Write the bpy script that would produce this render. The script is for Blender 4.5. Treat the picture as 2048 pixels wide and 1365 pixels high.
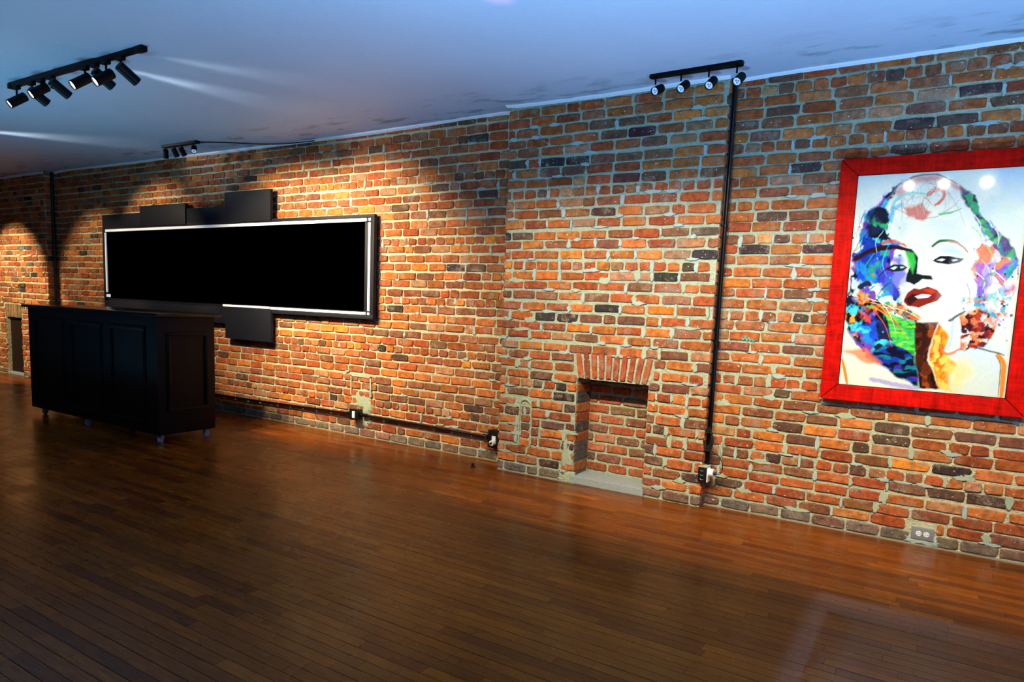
import bpy, bmesh, math, random
import numpy as np
from mathutils import Vector, Matrix
for o in list(bpy.data.objects): bpy.data.objects.remove(o)
SC = bpy.context.scene
COL = SC.collection
rnd = random.Random(7)

# ------------------------------------------------------------------ camera
YAW, PIT, ROL = 0.55686, 0.117246, 0.0393
F = Vector((-math.sin(YAW)*math.cos(PIT), math.cos(YAW)*math.cos(PIT), -math.sin(PIT)))
R0 = F.cross(Vector((0, 0, 1))).normalized(); U0 = R0.cross(F)
RR = math.cos(ROL)*R0 + math.sin(ROL)*U0
UU = -math.sin(ROL)*R0 + math.cos(ROL)*U0
cd = bpy.data.cameras.new('camera'); cam = bpy.data.objects.new('camera', cd); COL.objects.link(cam)
M3 = Matrix((RR, UU, -F)).transposed()
cam.matrix_world = Matrix.Translation((0, 0, 1.36)) @ M3.to_4x4()
cd.sensor_width = 36; cd.lens = 1366/2048*36; cd.shift_y = 85.5/2048
cd.clip_start = 0.02
SC.camera = cam

# ------------------------------------------------------------------ world, exposure, lights
w = bpy.data.worlds.new('world'); SC.world = w; w.use_nodes = True
w.node_tree.nodes['Background'].inputs[0].default_value = (0.25, 0.35, 0.6, 1)
w.node_tree.nodes['Background'].inputs[1].default_value = 0.02
SC.view_settings.view_transform = 'Standard'; SC.view_settings.look = 'None'
SC.view_settings.gamma = 1; SC.view_settings.use_curve_mapping = False
SC.view_settings.exposure = 0.0

def area(name, loc, tgt, size, power, col, spread=180, shape='RECTANGLE'):
    l = bpy.data.lights.new(name, 'AREA'); l.shape = shape; l.size = size[0]; l.size_y = size[1]
    l.energy = power; l.color = col; l.spread = math.radians(spread)
    o = bpy.data.objects.new(name, l); COL.objects.link(o); o.location = loc
    o.rotation_euler = (Vector(tgt)-Vector(loc)).to_track_quat('-Z', 'Y').to_euler(); return o
def spot(name, loc, tgt, angle, power, col=(1, .86, .66), blend=.5, rad=.02):
    l = bpy.data.lights.new(name, 'SPOT'); l.spot_size = math.radians(angle); l.spot_blend = blend
    l.energy = power; l.color = col; l.shadow_soft_size = rad
    o = bpy.data.objects.new(name, l); COL.objects.link(o); o.location = loc
    o.rotation_euler = (Vector(tgt)-Vector(loc)).to_track_quat('-Z', 'Y').to_euler(); return o

WARM = (1, .85, .52)
# unseen blue fill lights, added low off frame to colour the ceiling
area('blue_ceiling_fill', (1.7, 3.3, .12), (1.45, 3.25, 3.0), (.6, .6), 74, (.19, .50, 1.0), 150)
area('blue_ceiling_fill', (1.0, 1.7, .12), (.7, 1.9, 3.0), (.8, .5), 52, (.22, .49, 1.0), 150)
area('blue_ceiling_fill', (-1.15, 1.7, .12), (-1.3, 1.85, 3.0), (.6, .4), 108, (.24, .55, 1.0), 150)
area('cool_ceiling_fill', (-6.6, 1.95, .12), (-6.6, 2.05, 3), (2.4, .3), 40, (.20, .62, 1.0), 150)
# track heads off frame: nearer track over the room aimed at the breast, the picture and the right stretch
for x, tx, tz, p in ((-2.75, -2.85, .75, 190), (-2.05, -2.1, .78, 225), (-1.35, -1.4, .78, 225), (-.65, -.7, .74, 205), (.1, .0, .74, 195), (.9, .8, .74, 200)):
    spot('near_track_lamp', (x, 2.15, 2.80), (tx, 4.7, tz), 57, p, WARM, .6)
# second track almost over the camera, its heads glinting in the print
for x in (-.45, -.13, .25):
    spot('overhead_track_lamp', (x, .62, 2.80), (x*.4-.05, 4.7, 1.9), 34, 9, (1, .93, .8), .6, .016)
# far track over the left end of the room
for x, tx, tz, p in ((-8.2, -8.1, 1.6, 210), (-9.7, -9.5, 1.2, 190), (-11.4, -11.6, .9, 560)):
    spot('far_track_lamp', (x, 2.6, 2.78), (tx, 4.8, tz), 54, p, WARM, .5)
# violet spot thrown on the ceiling by an unseen lamp off frame
spot('violet_lamp', (-1.2, .2, 1.0), (-2.0, 2.88, 2.88), 4.6, 900, (.85, .30, 1.0), 1.0, .01)

# ------------------------------------------------------------------ materials
def srgb(r, g, b):
    f = lambda c: (c/255/12.92) if c/255 <= .04045 else ((c/255+.055)/1.055)**2.4
    return (f(r), f(g), f(b), 1)
MATS = {}
class NT:
    def __init__(s, name):
        s.m = bpy.data.materials.new(name); s.m.use_nodes = True; s.t = s.m.node_tree; s.b = s.t.nodes['Principled BSDF']
        MATS[name] = s.m
    def n(s, typ, **k):
        x = s.t.nodes.new(typ)
        for a, v in k.items(): setattr(x, a, v)
        return x
    def l(s, a, b): s.t.links.new(a, b)
    def pos(s): return s.n('ShaderNodeNewGeometry').outputs['Position']
    def mapping(s, vec, sc):
        m = s.n('ShaderNodeMapping'); m.inputs['Scale'].default_value = sc; s.l(vec, m.inputs[0]); return m.outputs[0]
    def noise(s, vec, scale, detail=3, rough=.55, dist=0):
        x = s.n('ShaderNodeTexNoise'); x.inputs['Scale'].default_value = scale; x.inputs['Detail'].default_value = detail
        x.inputs['Roughness'].default_value = rough; x.inputs['Distortion'].default_value = dist; s.l(vec, x.inputs['Vector']); return x.outputs['Fac']
    def ramp(s, fac, stops):
        r = s.n('ShaderNodeValToRGB'); e = r.color_ramp.elements
        while len(e) < len(stops): e.new(.5)
        for i, (p, c) in enumerate(stops): e[i].position = p; e[i].color = c if len(c) == 4 else (*c, 1)
        s.l(fac, r.inputs[0]); return r.outputs[0]
    def mix(s, fac, a, b, mode='MIX'):
        m = s.n('ShaderNodeMix', data_type='RGBA', blend_type=mode)
        if isinstance(fac, (int, float)): m.inputs[0].default_value = fac
        else: s.l(fac, m.inputs[0])
        for v, i in ((a, 6), (b, 7)):
            if isinstance(v, tuple): m.inputs[i].default_value = v
            else: s.l(v, m.inputs[i])
        return m.outputs[2]
    def bump(s, h, strength, dist):
        b = s.n('ShaderNodeBump'); b.inputs['Strength'].default_value = strength; b.inputs['Distance'].default_value = dist
        s.l(h, b.inputs['Height']); s.l(b.outputs[0], s.b.inputs['Normal'])
    def base(s, c):
        if isinstance(c, tuple): s.b.inputs['Base Color'].default_value = c
        else: s.l(c, s.b.inputs['Base Color'])
    def rough(s, v, spec=.5):
        if isinstance(v, (int, float)): s.b.inputs['Roughness'].default_value = v
        else: s.l(v, s.b.inputs['Roughness'])
        s.b.inputs['Specular IOR Level'].default_value = spec
    def tint(s, joined):
        if joined:
            a = s.n('ShaderNodeAttribute', attribute_name='tone'); return a.outputs['Color']
        return s.n('ShaderNodeObjectInfo').outputs['Color']

def plain(name, rgb, rough=.5, spec=.5, metal=0, grain=.0, emit=None, es=1):
    t = NT(name)
    if grain:
        n = t.noise(t.pos(), 60, 4)
        c0 = srgb(*rgb); t.base(t.mix(n, tuple(v*(1-grain) for v in c0[:3])+(1,), tuple(min(1, v*(1+grain)) for v in c0[:3])+(1,)))
        t.bump(n, .15, .002)
    else: t.base(srgb(*rgb))
    t.rough(rough, spec); t.b.inputs['Metallic'].default_value = metal
    if emit:
        t.b.inputs['Emission Color'].default_value = srgb(*emit); t.b.inputs['Emission Strength'].default_value = es
    return t.m

def brick_mat(name, joined):
    t = NT(name); p = t.pos(); col = t.tint(joined)
    n1 = t.noise(p, 28, 5, .6); n2 = t.noise(p, 110, 3, .7); n3 = t.noise(p, 7.5, 4, .62, .4)
    c = t.mix(t.ramp(n1, [(.3, (0, 0, 0)), (.72, (1, 1, 1))]), t.mix(1.0, col, (.52, .47, .45, 1), 'MULTIPLY'), t.mix(1.0, col, (1.35, 1.25, 1.15, 1), 'MULTIPLY'))
    c = t.mix(t.ramp(n2, [(.62, (0, 0, 0)), (.74, (.55, .55, .55))]), c, t.mix(1.0, col, (.35, .32, .32, 1), 'MULTIPLY'))
    # mortar dragged over the faces in patches
    sm = t.ramp(t.mix(.35, n3, n2), [(.54, (0, 0, 0)), (.61, (.7, .7, .7))])
    c = t.mix(sm, c, srgb(150, 134, 112))
    n4 = t.noise(t.mapping(p, (1, 1, 1.3)), 55, 2, .5)
    c = t.mix(t.ramp(n4, [(.70, (0, 0, 0)), (.73, (.8, .8, .8))]), c, srgb(225, 222, 212))
    t.base(c); t.rough(.85, .25)
    t.bump(t.mix(.5, n1, n2), .9, .010); return t.m
brick_mat('brick_clay', False); brick_mat('brick_clay_joined', True)

def mortar_mat():
    t = NT('mortar'); p = t.pos()
    n1 = t.noise(p, 2.2, 4); n2 = t.noise(p, 45, 4, .65)
    warm = t.mix(n2, srgb(162, 152, 120), srgb(238, 228, 190))
    green = t.mix(n2, srgb(132, 140, 116), srgb(210, 214, 184))
    # the greener repointing covers the chimney breast and drifts out from it
    sx = t.n('ShaderNodeSeparateXYZ'); t.l(p, sx.inputs[0])
    mr = t.n('ShaderNodeMapRange'); mr.inputs[1].default_value = -3.6; mr.inputs[2].default_value = -2.4; t.l(sx.outputs[0], mr.inputs[0])
    mr2 = t.n('ShaderNodeMapRange'); mr2.inputs[1].default_value = .2; mr2.inputs[2].default_value = -1.2; t.l(sx.outputs[0], mr2.inputs[0])
    mu = t.n('ShaderNodeMath', operation='MULTIPLY'); t.l(mr.outputs[0], mu.inputs[0]); t.l(mr2.outputs[0], mu.inputs[1])
    ad = t.n('ShaderNodeMath', operation='ADD'); t.l(mu.outputs[0], ad.inputs[0]); t.l(n1, ad.inputs[1])
    c = t.mix(t.ramp(ad.outputs[0], [(.55, (0, 0, 0)), (1.0, (1, 1, 1))]), warm, green)
    c = t.mix(t.ramp(t.noise(p, 9, 4, .6), [(.55, (0, 0, 0)), (.68, (.6, .6, .6))]), c, srgb(160, 166, 152))
    t.base(c); t.rough(.95, .15); t.bump(t.mix(.5, n2, t.noise(p, 16, 5, .7)), 1.0, .03); return t.m
mortar_mat()

def ceiling_mat():
    t = NT('ceiling_paint'); p = t.pos()
    n = t.noise(p, 1.3, 3); n2 = t.noise(p, 30, 3)
    c = t.mix(n, srgb(176, 190, 206), srgb(192, 205, 219)); c = t.mix(.15, c, t.mix(n2, srgb(170, 175, 180), srgb(230, 230, 230)))
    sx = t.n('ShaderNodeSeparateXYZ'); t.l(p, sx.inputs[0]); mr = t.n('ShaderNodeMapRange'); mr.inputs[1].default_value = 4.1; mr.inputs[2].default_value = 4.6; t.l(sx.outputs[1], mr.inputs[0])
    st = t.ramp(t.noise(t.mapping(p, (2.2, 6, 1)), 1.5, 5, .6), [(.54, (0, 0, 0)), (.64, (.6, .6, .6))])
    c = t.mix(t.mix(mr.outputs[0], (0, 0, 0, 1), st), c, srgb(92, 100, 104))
    t.base(c); t.rough(.6, .3); t.bump(t.noise(t.mapping(p, (.5, 1.4, 1)), 2.0, 2), .35, .02); return t.m
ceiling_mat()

def floor_mat(name, joined):
    t = NT(name); p = t.pos(); col = t.tint(joined)
    g = t.noise(t.mapping(p, (2.2, 46, 1)), 3.0, 6, .65, .6)
    g2 = t.noise(t.mapping(p, (1.2, 9, 1)), 5, 4, .6, 1.6)
    c = t.mix(t.ramp(g, [(.3, (0, 0, 0)), (.7, (1, 1, 1))]), t.mix(1.0, col, (.58, .52, .46, 1), 'MULTIPLY'), t.mix(1.0, col, (1.35, 1.3, 1.2, 1), 'MULTIPLY'))
    c = t.mix(t.ramp(g2, [(.45, (0, 0, 0)), (.60, (.55, .55, .55))]), c, t.mix(1.0, col, (.55, .48, .44, 1), 'MULTIPLY'))
    wear = t.noise(t.mapping(p, (.6, 2.2, 1)), 1.6, 5, .6)
    c = t.mix(t.ramp(wear, [(.56, (0, 0, 0)), (.70, (.5, .5, .5))]), c, t.mix(1.0, col, (1.7, 1.35, .9, 1), 'MULTIPLY'))
    # hazy rectangular floor reflection painted into the plank colour, lower right of the room
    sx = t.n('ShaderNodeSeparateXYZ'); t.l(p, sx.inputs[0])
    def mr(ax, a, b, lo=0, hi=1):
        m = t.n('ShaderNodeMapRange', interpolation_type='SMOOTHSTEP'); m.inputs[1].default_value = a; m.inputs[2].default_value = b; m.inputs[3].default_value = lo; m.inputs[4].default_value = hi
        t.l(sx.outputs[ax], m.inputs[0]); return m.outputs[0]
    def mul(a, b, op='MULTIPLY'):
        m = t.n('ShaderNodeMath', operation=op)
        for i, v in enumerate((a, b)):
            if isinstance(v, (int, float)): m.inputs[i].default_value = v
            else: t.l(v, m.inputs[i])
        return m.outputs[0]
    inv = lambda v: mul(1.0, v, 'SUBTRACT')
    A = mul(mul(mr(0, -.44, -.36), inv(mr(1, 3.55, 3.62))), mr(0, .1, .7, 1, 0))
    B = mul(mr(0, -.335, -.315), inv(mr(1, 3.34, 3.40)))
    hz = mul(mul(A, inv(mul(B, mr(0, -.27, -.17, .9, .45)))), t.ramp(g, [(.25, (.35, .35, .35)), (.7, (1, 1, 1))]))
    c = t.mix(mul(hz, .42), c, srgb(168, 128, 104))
    t.base(c)
    r = t.n('ShaderNodeMapRange'); r.inputs[1].default_value = .3; r.inputs[2].default_value = .7; r.inputs[3].default_value = .2; r.inputs[4].default_value = .34
    t.l(t.noise(p, 3, 4), r.inputs[0]); t.rough(r.outputs[0], .32)
    t.bump(t.mix(.6, g, t.noise(p, 4, 2)), .12, .003); return t.m
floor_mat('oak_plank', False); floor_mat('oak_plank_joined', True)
plain('floor_gap', (22, 12, 8), .8)
plain('floor_sealant', (150, 138, 118), .8, .2, 0, .3)
plain('opening_board', (34, 19, 12), .7, .2, 0, .4)
plain('caulk_white', (238, 240, 242), .45, .5, 0, .1)
plain('cement_grey', (164, 174, 148), .9, .2, 0, .25)
plain('cement_blue', (164, 180, 170), .85, .2, 0, .2)
plain('cement_white', (196, 186, 152), .9, .2, 0, .2)
plain('stone_grey', (150, 156, 154), .8, .3, 0, .25)
plain('black_paint', (5, 5, 9), .5, .22)
plain('bar_top_black', (9, 9, 12), .22, .5)
plain('board_black', (24, 24, 34), .55, .25, 0, .2)
plain('screen_black', (0, 0, 0), 1, 0)
plain('strip_white', (238, 238, 246), .4, .5, 0, 0, (235, 238, 250), .25)
plain('lamp_black', (3, 3, 5), .5, .15)
plain('conduit_black', (6, 6, 8), .28, .45)
plain('outlet_black', (14, 14, 17), .4, .5)
plain('plug_white', (235, 235, 235), .4, .5)
plain('metal_plate', (150, 152, 156), .4, .5, .4)
plain('caster_pale', (130, 150, 185), .3, .5)
plain('rubber_black', (12, 12, 12), .6)
plain('lamp_glow', (255, 250, 240), .3, .5, 0, 0, (255, 244, 226), 14)
plain('lamp_dim', (190, 215, 240), .3, .5, 0, 0, (170, 205, 245), .42)
plain('lamp_chip', (60, 90, 120), .3, .5, 0, 0, (120, 165, 215), .25)
plain('plaster_wall', (170, 170, 168), .8)
plain('teal_paint', (60, 190, 170), .7)
def frame_mat():
    t = NT('red_stained_wood'); p = t.pos()
    g = t.noise(t.mapping(p, (8, 8, 1.3)), 5, 6, .6, .8)
    g2 = t.noise(t.mapping(p, (1.3, 8, 10)), 5, 6, .6, .8)
    t.base(t.mix(t.ramp(t.mix(.5, g, g2), [(.35, (0, 0, 0)), (.65, (1, 1, 1))]), srgb(135, 6, 2), srgb(218, 16, 5))); t.rough(.5, .04); t.bump(g, .1, .002)
frame_mat()
t = NT('print_ink'); a = t.n('ShaderNodeAttribute', attribute_name='ink'); t.base(a.outputs['Color']); t.rough(.055, .6)

# ------------------------------------------------------------------ object helpers
def link(name, me, mat=None, parent=None, loc=(0, 0, 0), rot=(0, 0, 0), sc=(1, 1, 1)):
    o = bpy.data.objects.new(name, me); COL.objects.link(o)
    if mat and me and not me.materials: me.materials.append(MATS[mat])
    o.location = loc; o.rotation_euler = rot; o.scale = sc
    if parent: o.parent = parent
    return o
def bobj(name, bm, mat, parent=None, smooth=False, **k):
    bmesh.ops.recalc_face_normals(bm, faces=bm.faces)
    me = bpy.data.meshes.new(name); bm.to_mesh(me); bm.free()
    if smooth:
        for p in me.polygons: p.use_smooth = True
        me.set_sharp_from_angle(angle=math.radians(40))
    return link(name, me, mat, parent, **k)
def empty(name, loc=(0, 0, 0), rotz=0):
    o = bpy.data.objects.new(name, None); COL.objects.link(o); o.location = loc; o.rotation_euler = (0, 0, rotz); o.empty_display_size = .1; return o
def tag(o, label=None, cat=None, group=None, kind=None):
    for k, v in (('label', label), ('category', cat), ('group', group), ('kind', kind)):
        if v: o[k] = v
    return o
def abox(bm, x0, x1, y0, y1, z0, z1, bev=0):
    n = len(bm.verts)
    vs = [bm.verts.new(p) for p in ((x0, y0, z0), (x1, y0, z0), (x1, y1, z0), (x0, y1, z0), (x0, y0, z1), (x1, y0, z1), (x1, y1, z1), (x0, y1, z1))]
    fs = [bm.faces.new([vs[i] for i in q]) for q in ((3, 2, 1, 0), (4, 5, 6, 7), (0, 1, 5, 4), (1, 2, 6, 5), (2, 3, 7, 6), (3, 0, 4, 7))]
    if bev:
        es = {e for f in fs for e in f.edges}
        bmesh.ops.bevel(bm, geom=list(es), offset=bev, segments=2, affect='EDGES', profile=.6)
    return bm
def box(name, x0, x1, y0, y1, z0, z1, mat, parent=None, bev=0, off=(0, 0, 0)):
    bm = bmesh.new(); abox(bm, x0-off[0], x1-off[0], y0-off[1], y1-off[1], z0-off[2], z1-off[2], bev); return bobj(name, bm, mat, parent, smooth=bev > 0)
def acyl(bm, a, b, r0, r1=None, seg=20, caps=True):
    a = Vector(a); b = Vector(b); r1 = r0 if r1 is None else r1
    d = (b-a).normalized(); u = d.orthogonal().normalized(); v = d.cross(u)
    A = [bm.verts.new(a+(u*math.cos(t)+v*math.sin(t))*r0) for t in [2*math.pi*i/seg for i in range(seg)]]
    B = [bm.verts.new(b+(u*math.cos(t)+v*math.sin(t))*r1) for t in [2*math.pi*i/seg for i in range(seg)]]
    for i in range(seg): bm.faces.new((A[i], A[(i+1) % seg], B[(i+1) % seg], B[i]))
    if caps: bm.faces.new(A[::-1]); bm.faces.new(B)
    return bm
def atube(bm, pts, r, seg=8):
    pts = [Vector(p) for p in pts]; prev = None; u = None
    for i, p in enumerate(pts):
        d = (pts[min(i+1, len(pts)-1)]-pts[max(i-1, 0)]).normalized()
        u = d.orthogonal().normalized() if u is None else (u-d*u.dot(d)).normalized()
        v = d.cross(u)
        ring = [bm.verts.new(p+(u*math.cos(t)+v*math.sin(t))*r) for t in [2*math.pi*k/seg for k in range(seg)]]
        if prev:
            for k in range(seg): bm.faces.new((prev[k], prev[(k+1) % seg], ring[(k+1) % seg], ring[k]))
        else: bm.faces.new(ring[::-1])
        prev = ring
    bm.faces.new(prev); return bm
def smoothpts(pts, n=8):
    P = [Vector(p) for p in pts]; out = []
    for i in range(len(P)-1):
        p0 = P[max(i-1, 0)]; p1 = P[i]; p2 = P[i+1]; p3 = P[min(i+2, len(P)-1)]
        for k in range(n):
            t = k/n
            out.append(.5*((2*p1)+(p2-p0)*t+(2*p0-5*p1+4*p2-p3)*t*t+(3*p1-p0-3*p2+p3)*t**3))
    out.append(P[-1]); return out

# ------------------------------------------------------------------ layout constants (metres)
YL, YB, YR, YF = 4.85, 4.635, 4.735, 4.71       # left stretch, breast, right stretch, far breast
XB0, XB1 = -2.99, -1.315                         # the breast
XF = -10.62                                      # right edge of the far breast
XEND0, XEND1, YNEAR = -14.5, 4.2, -1.6
def ceil_z(x):
    pts = [(-15, 2.90), (-12, 2.895), (-10.8, 2.90), (-10.4, 2.925), (-8, 2.905), (-5.6, 2.885), (-4.2, 2.892), (-3.12, 2.905), (-2.97, 2.872), (-2.2, 2.862), (-1.3, 2.872), (-.9, 2.882), (-.2, 2.885), (.6, 2.89), (5, 2.9)]
    for (a, za), (b, zb) in zip(pts, pts[1:]):
        if a <= x <= b: return za+(zb-za)*(x-a)/(b-a)
    return 2.9

# ------------------------------------------------------------------ ceiling
bm = bmesh.new(); xs = [XEND0+(XEND1-XEND0)*i/190 for i in range(191)]; ys = [YNEAR+(5.2-YNEAR)*i/24 for i in range(25)]
def czz(x, y):
    k = max(0, min(1, (y-3.6)/1.0)); base = 2.885 if x > -5 else 2.895
    return base*(1-k)+ceil_z(x)*k
G = [[bm.verts.new((x, y, czz(x, y))) for x in xs] for y in ys]
for j in range(24):
    for i in range(190): bm.faces.new((G[j][i], G[j+1][i], G[j+1][i+1], G[j][i+1]))
me = bpy.data.meshes.new('ceiling'); 
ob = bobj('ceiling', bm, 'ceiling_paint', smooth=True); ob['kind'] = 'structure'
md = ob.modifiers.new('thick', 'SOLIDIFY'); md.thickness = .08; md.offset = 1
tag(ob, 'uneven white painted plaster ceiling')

# ------------------------------------------------------------------ other walls of the room, off frame
for nm, a in (('wall_left', (XEND0-.1, XEND0, YNEAR, 5.2, 0, 2.9)), ('wall_front', (XEND0, XEND1, YNEAR-.1, YNEAR, 0, 2.9)), ('wall_right', (XEND1, XEND1+.1, YNEAR, 5.2, 0, 2.9))):
    tag(box(nm, *a, 'plaster_wall'), kind='structure')

# ------------------------------------------------------------------ floor of oak strips
fl = box('floor', XEND0, XEND1, YNEAR, 5.2, -.06, -.010, 'floor_gap'); tag(fl, 'dark oak strip floor with worn varnish', kind='structure')
def plank_col():
    r = rnd.random()
    b = (127, 66, 11) if r < .5 else (117, 59, 11) if r < .72 else (99, 47, 11) if r < .86 else (140, 75, 13)
    k = rnd.uniform(.93, 1.07); return srgb(*[min(255, c*k) for c in b])
PW = .0575
planks = []
y = YNEAR
row = 0
while y < 4.9:
    x = XEND0+rnd.uniform(-1, 0)
    while x < XEND1:
        L = rnd.choice((.28, .4, .55, .7, .85, 1.0, 1.2))*rnd.uniform(.85, 1.15)
        x0, x1 = max(x, XEND0), min(x+L, XEND1)
        if x1-x0 > .05: planks.append((x0, x1, y))
        x += L
    y += PW; row += 1
def size_px(x0, x1, y):
    c = Vector(((x0+x1)/2, y, -1.36)); z = c.dot(F)
    if z < .3: return 0
    px = 1024+1366*c.dot(RR)/z; py = 768-1366*c.dot(UU)/z
    e0 = Vector((x0, y, -1.36)); e1 = Vector((x1, y, -1.36))
    if not (-40 < px < 2088 and 0 < py < 1400): return 0
    return (x1-x0)*PW*(1.36/z**3)
planks.sort(key=lambda p: -size_px(*p))
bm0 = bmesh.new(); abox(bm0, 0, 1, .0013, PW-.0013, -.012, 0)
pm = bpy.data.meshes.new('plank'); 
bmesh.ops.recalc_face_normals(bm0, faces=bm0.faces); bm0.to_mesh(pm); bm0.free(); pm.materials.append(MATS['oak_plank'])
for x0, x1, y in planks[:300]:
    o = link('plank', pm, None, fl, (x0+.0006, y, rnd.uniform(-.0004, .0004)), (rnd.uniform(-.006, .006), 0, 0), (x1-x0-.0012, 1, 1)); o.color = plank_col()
V = []; FC = []; CC = []
for x0, x1, y in planks[300:]:
    n = len(V); z = rnd.uniform(-.0005, .0004); z2 = z+rnd.uniform(-.0004, .0004)
    x0 += .0006; x1 -= .0006; a, b = y+.0013, y+PW-.0013
    V += [(x0, a, -.012), (x1, a, -.012), (x1, b, -.012), (x0, b, -.012), (x0, a, z), (x1, a, z), (x1, b, z2), (x0, b, z2)]
    FC += [tuple(n+i for i in q) for q in ((4, 5, 6, 7), (0, 1, 5, 4), (1, 2, 6, 5), (2, 3, 7, 6), (3, 0, 4, 7))]
    c = plank_col(); CC += [c]*8
def stuff_mesh(name, V, FC, CC, mat, parent):
    me = bpy.data.meshes.new(name); me.from_pydata(V, [], FC)
    at = me.color_attributes.new('tone', 'FLOAT_COLOR', 'POINT'); at.data.foreach_set('color', np.array(CC, 'f').ravel())
    o = link(name, me, mat, parent); o['kind'] = 'stuff'; return o
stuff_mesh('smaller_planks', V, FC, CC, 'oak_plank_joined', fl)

# ------------------------------------------------------------------ bricks
def brick_geo(W, H, D, seed):
    r = random.Random(seed); j = lambda s: r.uniform(-s, s)
    ch = r.uniform(.005, .011)
    ring = [(-W/2+ch, -H/2), (0, -H/2+j(.002)), (W/2-ch, -H/2), (W/2, -H/2+ch), (W/2, H/2-ch), (W/2-ch, H/2), (0, H/2+j(.002)), (-W/2+ch, H/2), (-W/2, H/2-ch), (-W/2, -H/2+ch)]
    ring = [(a+j(.006), b+j(.0042)) for a, b in ring]
    vs = [(a*1.0, .012, b) for a, b in ring] + [(a, -D+.004+j(.001), b) for a, b in ring] + [(a*(1-.010/W)-0, -D+j(.0012), b*(1-.010/H)) for a, b in ring] + [(j(.01), -D-.0005+j(.0015), j(.006))]
    fs = []
    for k in (0, 10):
        for i in range(10): fs.append((k+i, k+(i+1) % 10, k+10+(i+1) % 10, k+10+i))
    for i in range(10): fs.append((20+i, 20+(i+1) % 10, 30))
    return vs, fs
SW, HW, BH = .196, .094, .0640
GEO = {}
def variants(kind, W, H, D, n):
    L = []
    for i in range(n):
        vs, fs = brick_geo(W, H, D, hash_seed(kind, i)); me = bpy.data.meshes.new('brick_'+kind); me.from_pydata(vs, [], fs); me.materials.append(MATS['brick_clay'])
        L.append((me, vs, fs))
    GEO[kind] = (W, H, D, L)
def hash_seed(k, i): return sum(map(ord, k))*101+i*7
variants('stretcher', SW, BH, .011, 10); variants('header', HW, BH, .011, 7)

PAL = [((180, 102, 52), 28), ((164, 82, 44), 24), ((194, 116, 60), 13), ((148, 90, 60), 16), ((122, 82, 60), 7), ((176, 126, 90), 8), ((204, 128, 56), 1.3), ((94, 70, 56), 2), ((60, 52, 50), .3)]
def brick_col(z=1, bias=None):
    if bias: c = bias
    else:
        tot = sum(w for _, w in PAL); r = rnd.uniform(0, tot)
        for c, w_ in PAL:
            r -= w_
            if r <= 0: break
    if z < .08 and not bias: c = rnd.choice(((128, 112, 98), (116, 100, 88), (136, 104, 86), (108, 100, 92)))
    k = rnd.uniform(.88, 1.12)
    return srgb(*[max(0, min(255, v*k+rnd.uniform(-5, 5))) for v in c])

class BrickWall:
    """rows of single bricks set proud of a mortar slab"""
    def __init__(s, y): s.y = y; s.items = []; s.joints = []; s.limit = 300
    def add(s, x0, x1, zc, h, deep=0, col=None, rot=0, y=None, kind=None):
        w_ = x1-x0
        s.items.append(((x0+x1)/2, s.y if y is None else y, zc, w_, h, deep, col, rot, 'stretcher' if w_ > .13 else 'header'))
    def build(s, parent, key):
        s.items.sort(key=key); V = []; FC = []; CC = []
        for i, (x, y, z, w_, h, deep, col, rot, kind) in enumerate(s.items):
            W, H, D, L = GEO[kind]; me, vs, fs = rnd.choice(L)
            c = brick_col(z, col)
            sy = rnd.uniform(.75, 1.35)
            sc = (w_/W, sy, h/H)
            if i < s.limit:
                o = link('brick', me, None, parent, (x, y, z), (0, rot+rnd.uniform(-.012, .012), rnd.uniform(-.008, .008)), sc); o.color = c
            else:
                n = len(V); a = rot+rnd.uniform(-.01, .01); ca, sa = math.cos(a), math.sin(a)
                for vx, vy, vz in vs:
                    X, Z = vx*sc[0], vz*sc[2]
                    V.append((x+X*ca+Z*sa, y+vy*sy, z-X*sa+Z*ca))
                FC += [tuple(n+q for q in f) for f in fs]; CC += [c]*len(vs)
        if V: stuff_mesh('remaining_bricks', V, FC, CC, 'brick_clay_joined', parent)

def hits(x0, x1, z0, z1, holes):
    """subtract the holes from an interval; returns list of (x0, x1)"""
    seg = [(x0, x1)]
    for a, b, c, d in holes:
        if z1 <= c+.01 or z0 >= d-.01: continue
        new = []
        for u, v in seg:
            if v <= a or u >= b: new.append((u, v)); continue
            if u < a: new.append((u, a))
            if v > b: new.append((b, v))
        seg = new
    return [q for q in seg if q[1]-q[0] > .028]
def lay(W, x0, x1, top, course, hdr_rows, holes=(), darks=(), pitch=.209, green=False, start=0):
    z = .006; r = 0
    while z < top(0.5*(x0+x1))+.02:
        zc = z+course/2
        hdr = r in hdr_rows
        base = pitch/2 if hdr else pitch
        x = x0 + (0 if (r % 2) else -pitch/2) + (.0 if not hdr else rnd.uniform(-.03, .03)) - start
        x -= base*2
        # slow sag of the whole course
        ph = rnd.uniform(0, 6.3)
        while x < x1:
            Lb = base*rnd.uniform(.93, 1.07)
            if not hdr and rnd.random() < .07: Lb = base*.52
            jt = rnd.uniform(.010, .021)+(.004 if green else 0)
            a, b = max(x, x0), min(x+Lb-jt, x1)
            if x+Lb > x0 and b-a > .03:
                zz = zc+.005*math.sin(x*1.1+ph)*min(1, r/4)+rnd.uniform(-.0016, .0016)
                h = course-rnd.uniform(.013, .021)-(.004 if green else 0)
                tp = top((a+b)/2)
                if zz-h/2 < tp-.02:
                    if zz+h/2 > tp-.004: h2 = tp-.004-(zz-h/2); zz = (zz-h/2)+h2/2; h = h2
                    W.joints.append((b+jt/2, zz, h))
                    for u, v in hits(a, b, zz-h/2, zz+h/2, holes):
                        col = None
                        for dx, dz, dc in darks:
                            if u-.004 <= dx <= v+.004 and abs(zz-dz) < course*.52: col = dc
                        if h > .02: W.add(u, v, zz, h, col=col)
            x += Lb
        z += course; r += 1
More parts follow.
